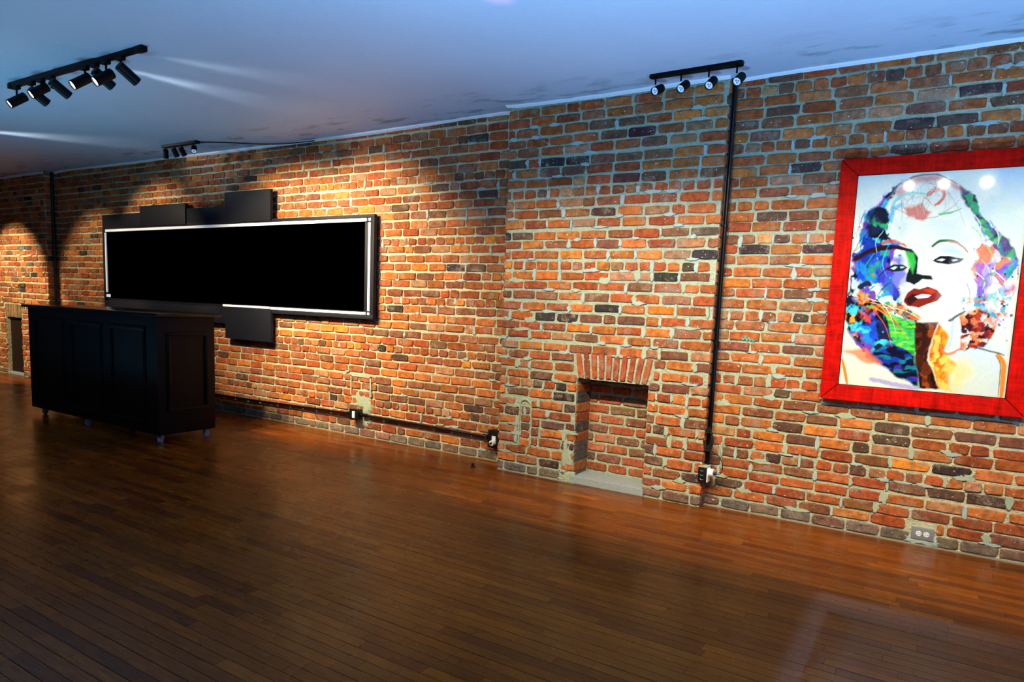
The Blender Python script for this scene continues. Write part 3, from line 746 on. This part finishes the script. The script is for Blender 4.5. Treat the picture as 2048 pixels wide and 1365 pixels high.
# mouth
lay_ink(poly([(432, 770), (450, 730), (480, 708), (510, 716), (545, 704), (590, 720), (612, 745), (590, 768), (550, 782), (500, 798), (450, 790)], 4, 2), (128, 30, 18))
lay_ink(poly([(440, 762), (470, 735), (520, 745), (480, 775), (460, 790)], 5, 4), (30, 10, 12), .9); lay_ink(poly([(520, 720), (560, 712), (590, 728), (560, 738)], 4, 4), (190, 60, 30), .8)
lay_ink(poly([(485, 748), (520, 738), (560, 742), (545, 754), (500, 758)], 2, 2), (232, 232, 224))
# jaw wash, neck bands, shoulders
lay_ink(poly([(400, 770), (450, 800), (510, 850), (485, 875), (430, 850), (380, 810)], 12, 6), palette([(240, 150, 50), (120, 190, 60), (60, 20, 20), (220, 90, 40)], 40, 30, 31), .9)
lay_ink(poly([(345, 810), (400, 840), (486, 872), (488, 1060), (420, 1010), (370, 930)], 8, 4), palette([(40, 150, 50), (80, 200, 60), (120, 205, 50), (50, 170, 80)], 90, 14, 32))
lay_ink(poly([(370, 960), (487, 1020), (497, 1165), (400, 1115), (250, 1020), (330, 990)], 12, 6), palette([(10, 16, 50), (24, 50, 150), (20, 110, 130), (14, 14, 30), (60, 40, 150)], 60, 20, 33))
lay_ink(poly([(484, 868), (592, 868), (560, 950), (540, 1040), (600, 1180), (505, 1170), (490, 1060)], 8, 4), palette([(30, 12, 8), (90, 36, 12), (50, 20, 8), (140, 60, 14), (60, 24, 10)], 30, 90, 34))
lay_ink(poly([(596, 872), (640, 930), (620, 1000), (680, 1060), (640, 1120), (650, 1190), (598, 1180), (548, 1040), (562, 950)], 10, 6), palette([(240, 150, 30), (210, 90, 16), (250, 190, 80), (230, 120, 20)], 30, 90, 35))
lay_ink(poly([(640, 1060), (720, 1040), (740, 1100), (680, 1190), (640, 1190)], 14, 26), (240, 205, 110), .7)
lay_ink(stroke([(600, 970), (620, 1010), (660, 1010), (700, 990)], 7, 5, 6), (230, 110, 60), .8)
lay_ink(stroke([(660, 860), (655, 930), (640, 990)], 8, 6, 3), (180, 196, 196), .9); lay_ink(stroke([(645, 860), (680, 840), (715, 818)], 8, 4, 5), (40, 80, 90), .9)
lay_ink(poly([(160, 1000), (260, 985), (330, 1060), (270, 1060)], 12, 8), (220, 110, 50), .8)
lay_ink(stroke([(280, 1130), (360, 1150), (440, 1165), (500, 1172)], 14, 10, 10, 10), (120, 90, 200), .6)
lay_ink(stroke([(148, 1040), (160, 1090), (170, 1150)], 7, 7, 1), (225, 130, 40)); lay_ink(stroke([(870, 1018), (895, 1060), (892, 1130), (885, 1210)], 12, 12, 1), (222, 130, 40)); lay_ink(stroke([(858, 1020), (880, 1060), (877, 1130), (870, 1210)], 2, 2, 1), (120, 60, 20)); lay_ink(stroke([(760, 985), (830, 1000), (900, 1020)], 5, 3, 4), (60, 70, 60), .8)
# wisps of hair over the pale crown and along both sides, soft shading of the face
lay_ink(poly([(560, 400), (700, 430), (750, 560), (720, 700), (650, 820), (560, 860), (640, 700), (690, 560), (640, 440)], 14, 40), (186, 198, 196), .35)
lay_ink(poly([(400, 400), (470, 395), (450, 470), (400, 500)], 12, 24), (170, 190, 196), .45)
for i in range(90):
    t0 = rs.uniform(0, 1); side = rs.rand() < .5
    if i < 45:
        a = (rs.uniform(370, 640), rs.uniform(200, 300)); b = (a[0]+rs.uniform(-60, 90), a[1]+rs.uniform(30, 110)); m_ = ((a[0]+b[0])/2+rs.uniform(-30, 30), (a[1]+b[1])/2-rs.uniform(5, 40))
        col = [(196, 190, 176), (226, 206, 176), (150, 176, 176), (206, 140, 110), (120, 120, 130)][i % 5]; al = .55
    elif side:
        a = (rs.uniform(230, 380), rs.uniform(330, 760)); b = (a[0]+rs.uniform(-70, 10), a[1]+rs.uniform(50, 130)); m_ = ((a[0]+b[0])/2-rs.uniform(0, 26), (a[1]+b[1])/2); col = COOL[rs.randint(9)]; al = .75
    else:
        a = (rs.uniform(720, 900), rs.uniform(330, 800)); b = (a[0]+rs.uniform(0, 60), a[1]+rs.uniform(50, 120)); m_ = ((a[0]+b[0])/2+rs.uniform(0, 26), (a[1]+b[1])/2); col = LITE[rs.randint(9)]; al = .75
    lay_ink(stroke([a, m_, b], rs.uniform(1.5, 4.5), 1, 5, 2), col, al)
# splatters and fine streaks
for _ in range(90):
    c = rs.rand(); cx = (rs.uniform(190, 420) if c < .5 else rs.uniform(720, 940)); cy = rs.uniform(420, 1000) if c < .5 else rs.uniform(560, 960); rr_ = rs.uniform(2, 7)
    lay_ink(np.clip((rr_-np.hypot(PU-cx, PV-cy))/2+.5, 0, 1), COOL[rs.randint(8)] if rs.rand() < .6 else WARMP[rs.randint(7)], .85)
for i in range(12):
    a = rs.uniform(250, 340), rs.uniform(740, 800); b = a[0]+rs.uniform(80, 190), a[1]+rs.uniform(60, 200)
    lay_ink(stroke([a, ((a[0]+b[0])/2+10, (a[1]+b[1])/2-14), b], 2.5, 1, 2, 1.5), [(240, 150, 60), (20, 20, 30), (220, 80, 40), (235, 225, 200)][i % 4], .8)
IM *= (.93+.14*vnoise(8, seed=41))[..., None]; IM = np.clip(IM, 0, 1)
V = np.zeros((NU*NV, 3)); V[:, 0] = GX.ravel()+.09; V[:, 2] = GZ.ravel()-PZ0; V[:, 1] = -.0405
idx = np.arange(NU*NV).reshape(NV, NU); Q = np.stack([idx[:-1, :-1], idx[:-1, 1:], idx[1:, 1:], idx[1:, :-1]], -1).reshape(-1, 4)
me = bpy.data.meshes.new('print'); me.from_pydata(V.tolist(), [], Q.tolist())
at = me.color_attributes.new('ink', 'FLOAT_COLOR', 'POINT'); at.data.foreach_set('color', np.concatenate([IM.reshape(-1, 3), np.ones((NU*NV, 1))], 1).astype('f').ravel())
link('printed_sheet', me, 'print_ink', pic)

# ------------------------------------------------------------------ ceiling light fixtures
def head(parent, off, d, lit, length=.105, r=.030, stem_top=0.0):
    """lamp head: a tube with face, aimed along d; off is the tube's rear end"""
    d = Vector(d).normalized(); a = Vector(off); b = a+d*length
    bm = bmesh.new(); acyl(bm, a, b, r, seg=28, caps=False); acyl(bm, a-d*.004, a, r*.86, r, 28); acyl(bm, b-d*.001, b-d*.012, r*.9, r*.86, 28, False)
    n = len(bm.verts)
    h = bobj('lamp_head', bm, 'lamp_black', parent, True)
    bm = bmesh.new(); acyl(bm, b-d*.016, b-d*.010, r*.86, seg=28); bobj('lens', bm, lit, h, True)
    if lit == 'lamp_dim':
        bm = bmesh.new()
        for k in range(3):
            u = d.orthogonal().normalized(); v = d.cross(u); t = k*2.094+.4; c = b-d*.009+(u*math.cos(t)+v*math.sin(t))*r*.3
            acyl(bm, c-d*.002, c, r*.19, seg=10)
        bobj('chips', bm, 'lamp_chip', h)
        bm = bmesh.new(); acyl(bm, b-d*.006, b-d*.004, r*.93, r*.93, 28, False); bobj('lens_ring', bm, 'plug_white', h)
    return a+d*length*.35, b
def stem(parent, p, q, r=.007, name='stem'):
    bm = bmesh.new(); acyl(bm, p, q, r, seg=12); return bobj(name, bm, 'lamp_black', parent, True)
# big track
TY, TZ = 2.565, 2.868
tr = empty('track_light', (-5.3, TY, 2.885)); tag(tr, 'long black ceiling track with eight tube spotlights, upper left over the bar', 'track light')
def tl(p): return (p[0]+5.3, p[1]-TY, p[2]-2.885)
bm = bmesh.new(); abox(bm, -.95, .86, -.017, .017, -.030, .002, .002); rail = bobj('rail', bm, 'lamp_black', tr, True)
for a, b in ((.79, .875), (-.965, -.92)): bm = bmesh.new(); abox(bm, a, b, -.021, .021, -.034, .003, .003); bobj('end_cap', bm, 'lamp_black', tr, True)
DW = (0.02, 1.0, -.62); DC = (-.16, -.80, -.62)
for x, kind, hx, hz in ((-6.16, 'c', .06, -.035), (-5.92, 'w', .08, -.03), (-5.77, 'c', .0, -.008), (-5.62, 'w', .11, -.015), (-5.15, 'c', -.03, -.02), (-5.02, 'w', .09, -.025), (-4.88, 'c', .0, -.035), (-4.70, 'w', .065, -.035)):
    bm = bmesh.new(); abox(bm, x+5.3-.035, x+5.3+.035, -.015, .015, -.050, -.026, .002); bobj('adapter', bm, 'lamp_black', tr, True)
    d = Vector(DW if kind == 'w' else DC).normalized()
    c = Vector((x+hx*.75, TY, 2.795+hz)); a = c-d*.045
    stem(tr, tl((x, TY, 2.845)), tl((x, TY, 2.79+hz)))
    _, b = head(tr, tl(a), d, 'lamp_glow', .135, .033)
    wb_ = Vector(a)+d*.15
    tgt = wb_+d*2
    spot('track_lamp_beam', tuple(wb_), tuple(tgt), 66 if kind == 'w' else 60, 270 if kind == 'w' else 90, WARM, .5)
# light that escapes sideways from the heads' rear vents onto the ceiling
spot('vent_leak', (-5.1, TY+.08, 2.80), (-4.60, 4.4, 2.89), 34, 48, (.8, .9, 1), 1.0, .06)
spot('vent_leak', (-4.6, TY+.08, 2.80), (-3.8, 4.0, 2.89), 30, 20, (.8, .9, 1), 1.0, .06)
spot('vent_leak', (-8.6, TY+.5, 2.80), (-7.3, 4.5, 2.89), 34, 90, (.8, .9, 1), 1.0, .06)
# small four-lamp bar near the breast
def small_bar(name, loc, half, dirs, drop, label, lens, rot=0, ox=0):
    e = empty(name, loc, rot); tag(e, label, 'ceiling light')
    bm = bmesh.new(); abox(bm, -half, half, -.028, .028, -.030, .001)
    bmesh.ops.bevel(bm, geom=[q for q in bm.edges if abs(q.verts[0].co.z-q.verts[1].co.z) > .01], offset=.014, segments=1, affect='EDGES'); bobj('canopy', bm, 'lamp_black', e)
    for i, (x, d) in enumerate(dirs):
        stem(e, (x, 0, -.028), (x, 0, -.030-drop), .0055)
        dd = Vector(d).normalized(); a = Vector((x+ox, .035 if ox else 0, -.030-drop-.022))-dd*.03
        head(e, a, dd, lens, .085, .0275)
    return e
sb = small_bar('ceiling_spot_bar', (-1.472, 4.40, 2.883), .298, ((-.258, (-.22, -.87, -.44)), (-.088, (-.18, -.80, -.57)), (.09, (-.12, -.80, -.62)), (.262, (-.14, -.80, -.60))), .042, 'black four-lamp spotlight bar on the ceiling above the fireplace', 'lamp_dim', 0, .012)
sb2 = small_bar('ceiling_spot_bar', (-6.965, 4.40, 2.90), .315, ((-.265, (-.45, .3, -.85)), (-.10, (.0, .5, -.9)), (.03, (.25, .4, -.9)), (.24, (.62, -.45, -.62))), .03, 'small black four-lamp spotlight bar on the ceiling left of centre above the board', 'lamp_dim')
bm = bmesh.new(); atube(bm, smoothpts([(-6.66, 4.42, 2.885), (-6.4, 4.55, 2.885), (-6.1, 4.72, 2.88), (-5.8, 4.80, 2.875), (-5.4, 4.82, 2.872)]), .005, 6)
tag(bobj('supply_cable', bm, 'conduit_black', None, True), 'thin black cable running from the small spotlight bar to the wall top', 'cable')

# ------------------------------------------------------------------ conduits and outlets
def pipe(name, pts, r, label, couplings=(), twin=0):
    e = empty(name, pts[0]); o = Vector(pts[0])
    bm = bmesh.new(); atube(bm, [Vector(p)-o for p in pts], r, 12); bobj('pipe', bm, 'conduit_black', e, True)
    if twin:
        bm = bmesh.new(); atube(bm, [Vector(p)-o+Vector((twin, 0, 0)) for p in pts], r*.75, 12); bobj('pipe', bm, 'conduit_black', e, True)
    for a, b in couplings:
        bm = bmesh.new(); acyl(bm, Vector(a)-o, Vector(b)-o, r*1.6, seg=14); bobj('coupling', bm, 'conduit_black', e, True)
    return tag(e, label, 'conduit')
CY = YB+.045; CX = XB1+.028
pipe('electrical_conduit', [(CX, CY, 2.87), (CX, CY, 1.5), (CX, CY, .31)], .0115, 'tall black electrical conduit running down the right edge of the chimney breast', [((CX, CY, 1.13), (CX, CY, 1.16)), ((CX, CY, .50), (CX, CY, .53)), ((CX, CY, 1.92), (CX, CY, 1.935))], -.018)
pipe('electrical_conduit', [(XF+.03, YL-.06, 2.9), (XF+.03, YL-.06, 1.5), (XF+.03, YL-.06, .03)], .021, 'black vertical conduit in the far left corner beside the far chimney breast', [((XF+.03, YL-.06, 1.8), (XF+.03, YL-.06, 1.83))])
pipe('electrical_conduit', [(-8.2, YL-.04, .185), (-6.5, YL-.04, .185), (-4.86, YL-.04, .215)], .0125, 'black horizontal conduit low on the brick wall from behind the bar to the middle outlet', [((-4.90, YL-.04, .215), (-4.86, YL-.04, .215))])
pipe('electrical_conduit', [(-4.70, YL-.04, .222), (-3.9, YL-.04, .218), (-3.22, YL-.04, .210)], .0125, 'black horizontal conduit low on the brick wall between the two left outlets', [((-4.70, YL-.04, .222), (-4.64, YL-.04, .222)), ((-3.27, YL-.04, .211), (-3.22, YL-.04, .21))])
def outlet_box(loc, w_, h_, d_, label, insert):
    e = empty('outlet_box', loc); tag(e, label, 'electrical outlet')
    bm = bmesh.new(); abox(bm, -w_/2, w_/2, -d_, 0, -h_/2, h_/2, .006); bobj('housing', bm, 'outlet_black', e, True)
    bm = bmesh.new(); abox(bm, -w_/2-.003, w_/2+.003, -d_-.006, -d_, -h_/2-.003, h_/2+.003, .002); bobj('cover', bm, 'outlet_black', e, True)
    if insert:
        bm = bmesh.new(); abox(bm, -insert[0]/2, insert[0]/2, -d_-.010, -d_-.004, -insert[1]/2, insert[1]/2, .002); bobj('white_insert', bm, 'plug_white', e, True)
    return e
outlet_box((-4.775, YL-.012, .222), .115, .10, .062, 'black outlet box with a white insert on the grey cement patch', (.036, .066))
e = outlet_box((-3.135, YL-.012, .205), .115, .145, .055, 'black outlet box with a white plug in the corner beside the chimney breast', (.038, .055))
bm = bmesh.new(); acyl(bm, (.0, -.066, -.028), (.0, -.10, -.028), .026, .022, 18); bobj('plug', bm, 'plug_white', e, True)
bm = bmesh.new(); acyl(bm, (.0, -.10, -.028), (.0, -.112, -.028), .010, .008, 12); bobj('plug_core', bm, 'rubber_black', e, True)
bm = bmesh.new(); atube(bm, smoothpts([(.0, -.112, -.028), (-.04, -.12, -.03), (-.065, -.09, .01), (-.05, -.06, .06), (0, -.05, .085), (.04, -.05, .075), (.06, -.05, .04)]), .0035, 6); bobj('cord', bm, 'rubber_black', e, True)
# right outlet box: mounted on the breast's return, cover to the right
e = empty('outlet_box', (CX-.005, CY-.01, .243)); tag(e, 'black outlet box with a round white plug at the foot of the tall conduit', 'electrical outlet')
bm = bmesh.new(); abox(bm, -.035, .025, -.075, .03, -.052, .052, .004); bobj('housing', bm, 'outlet_black', e, True)
for k in range(3): bm = bmesh.new(); atube(bm, smoothpts([(-.018, -.077, .030-k*.03), (-.008, -.079, .025-k*.03), (.004, -.077, .029-k*.03)], 4), .0014, 6); bobj('ridge', bm, 'metal_plate', e)
bm = bmesh.new(); abox(bm, -.036, .026, -.074, .03, .052, .056); bobj('top_dust', bm, 'cement_grey', e)
bm = bmesh.new(); abox(bm, .025, .033, -.072, -.01, -.05, .05, .002); bobj('white_insert', bm, 'plug_white', e, True)
bm = bmesh.new(); acyl(bm, (.033, -.042, .016), (.066, -.046, .016), .030, .026, 22); bobj('plug', bm, 'plug_white', e, True)
bm = bmesh.new(); acyl(bm, (.066, -.046, .016), (.084, -.048, .014), .012, .008, 14); bobj('plug_core', bm, 'rubber_black', e, True)
o0 = Vector((CX-.005, CY-.01, .243))
bm = bmesh.new(); atube(bm, smoothpts([Vector(p)-o0 for p in ((-1.21, CY-.058, .257), (-1.185, CY-.06, .262), (-1.17, CY-.06, .29), (-1.175, CY-.06, .34), (-1.20, CY-.05, .375), (-1.235, CY-.04, .395), (-1.275, CY-.016, .405))]), .0032, 6); bobj('cord', bm, 'rubber_black', e, True)
bm = bmesh.new()
for k in range(4):
    w_ = .022+.004*k; c = Vector((CX-.004+.003*k, CY-.03-.006*k, .50)); 
    atube(bm, [c+Vector((w_*math.sin(t), .004*math.sin(3*t), .065*math.cos(t)-.01*k)) for t in [6.283*i/22 for i in range(23)]], .0036, 6)
tag(bobj('cord_bundle', bm, 'rubber_black', None, True), 'coiled black cord tied to the tall conduit above the plug', 'cord')
# steel duplex plate low on the right
e = empty('wall_outlet', (.018, YR-.013, .075)); tag(e, 'steel duplex outlet plate set sideways low in the right brick wall', 'electrical outlet')
bm = bmesh.new(); abox(bm, -.059, .059, -.007, .014, -.036, .036, .003); bobj('plate', bm, 'metal_plate', e, True)
for sx in (-.020, .020):
    bm = bmesh.new(); acyl(bm, (sx, -.005, 0), (sx, -.010, 0), .0165, .0155, 20); s = bobj('socket', bm, 'plug_white', e, True)
    bm = bmesh.new(); abox(bm, sx-.008, sx-.001, -.0112, -.0095, .005, .0075); abox(bm, sx-.008, sx-.001, -.0112, -.0095, -.0075, -.005); acyl(bm, (sx+.008, -.0095, 0), (sx+.008, -.0112, 0), .0025, seg=8); bobj('slots', bm, 'rubber_black', s)
bm = bmesh.new(); acyl(bm, (0, -.006, 0), (0, -.0105, 0), .003, seg=10); bobj('screw', bm, 'metal_plate', e)
# small scribble of teal paint on a brick
bm = bmesh.new(); YS = YR-.0145
atube(bm, smoothpts([(-1.135, YS, 1.195), (-1.125, YS, 1.175), (-1.112, YS, 1.192), (-1.10, YS, 1.172), (-1.088, YS, 1.194), (-1.078, YS, 1.174), (-1.066, YS, 1.186), (-1.058, YS, 1.172), (-1.046, YS, 1.18)]), .0028, 5)
atube(bm, smoothpts([(-1.12, YS, 1.205), (-1.11, YS, 1.196), (-1.10, YS, 1.204)]), .0022, 5)
bobj('paint_scribble', bm, 'teal_paint', wr)
# small black knob lying on the floor near the breast
q = empty('door_stop', (-3.17, 4.53, 0)); tag(q, 'tiny black knob lying on the floor near the left edge of the chimney breast', 'knob')
bm = bmesh.new(); acyl(bm, (0, 0, .001), (0, 0, .012), .020, .018, 16); bobj('base', bm, 'rubber_black', q, True)
bm = bmesh.new(); acyl(bm, (0, 0, .012), (0, 0, .034), .010, .013, 16); bobj('knob', bm, 'rubber_black', q, True)
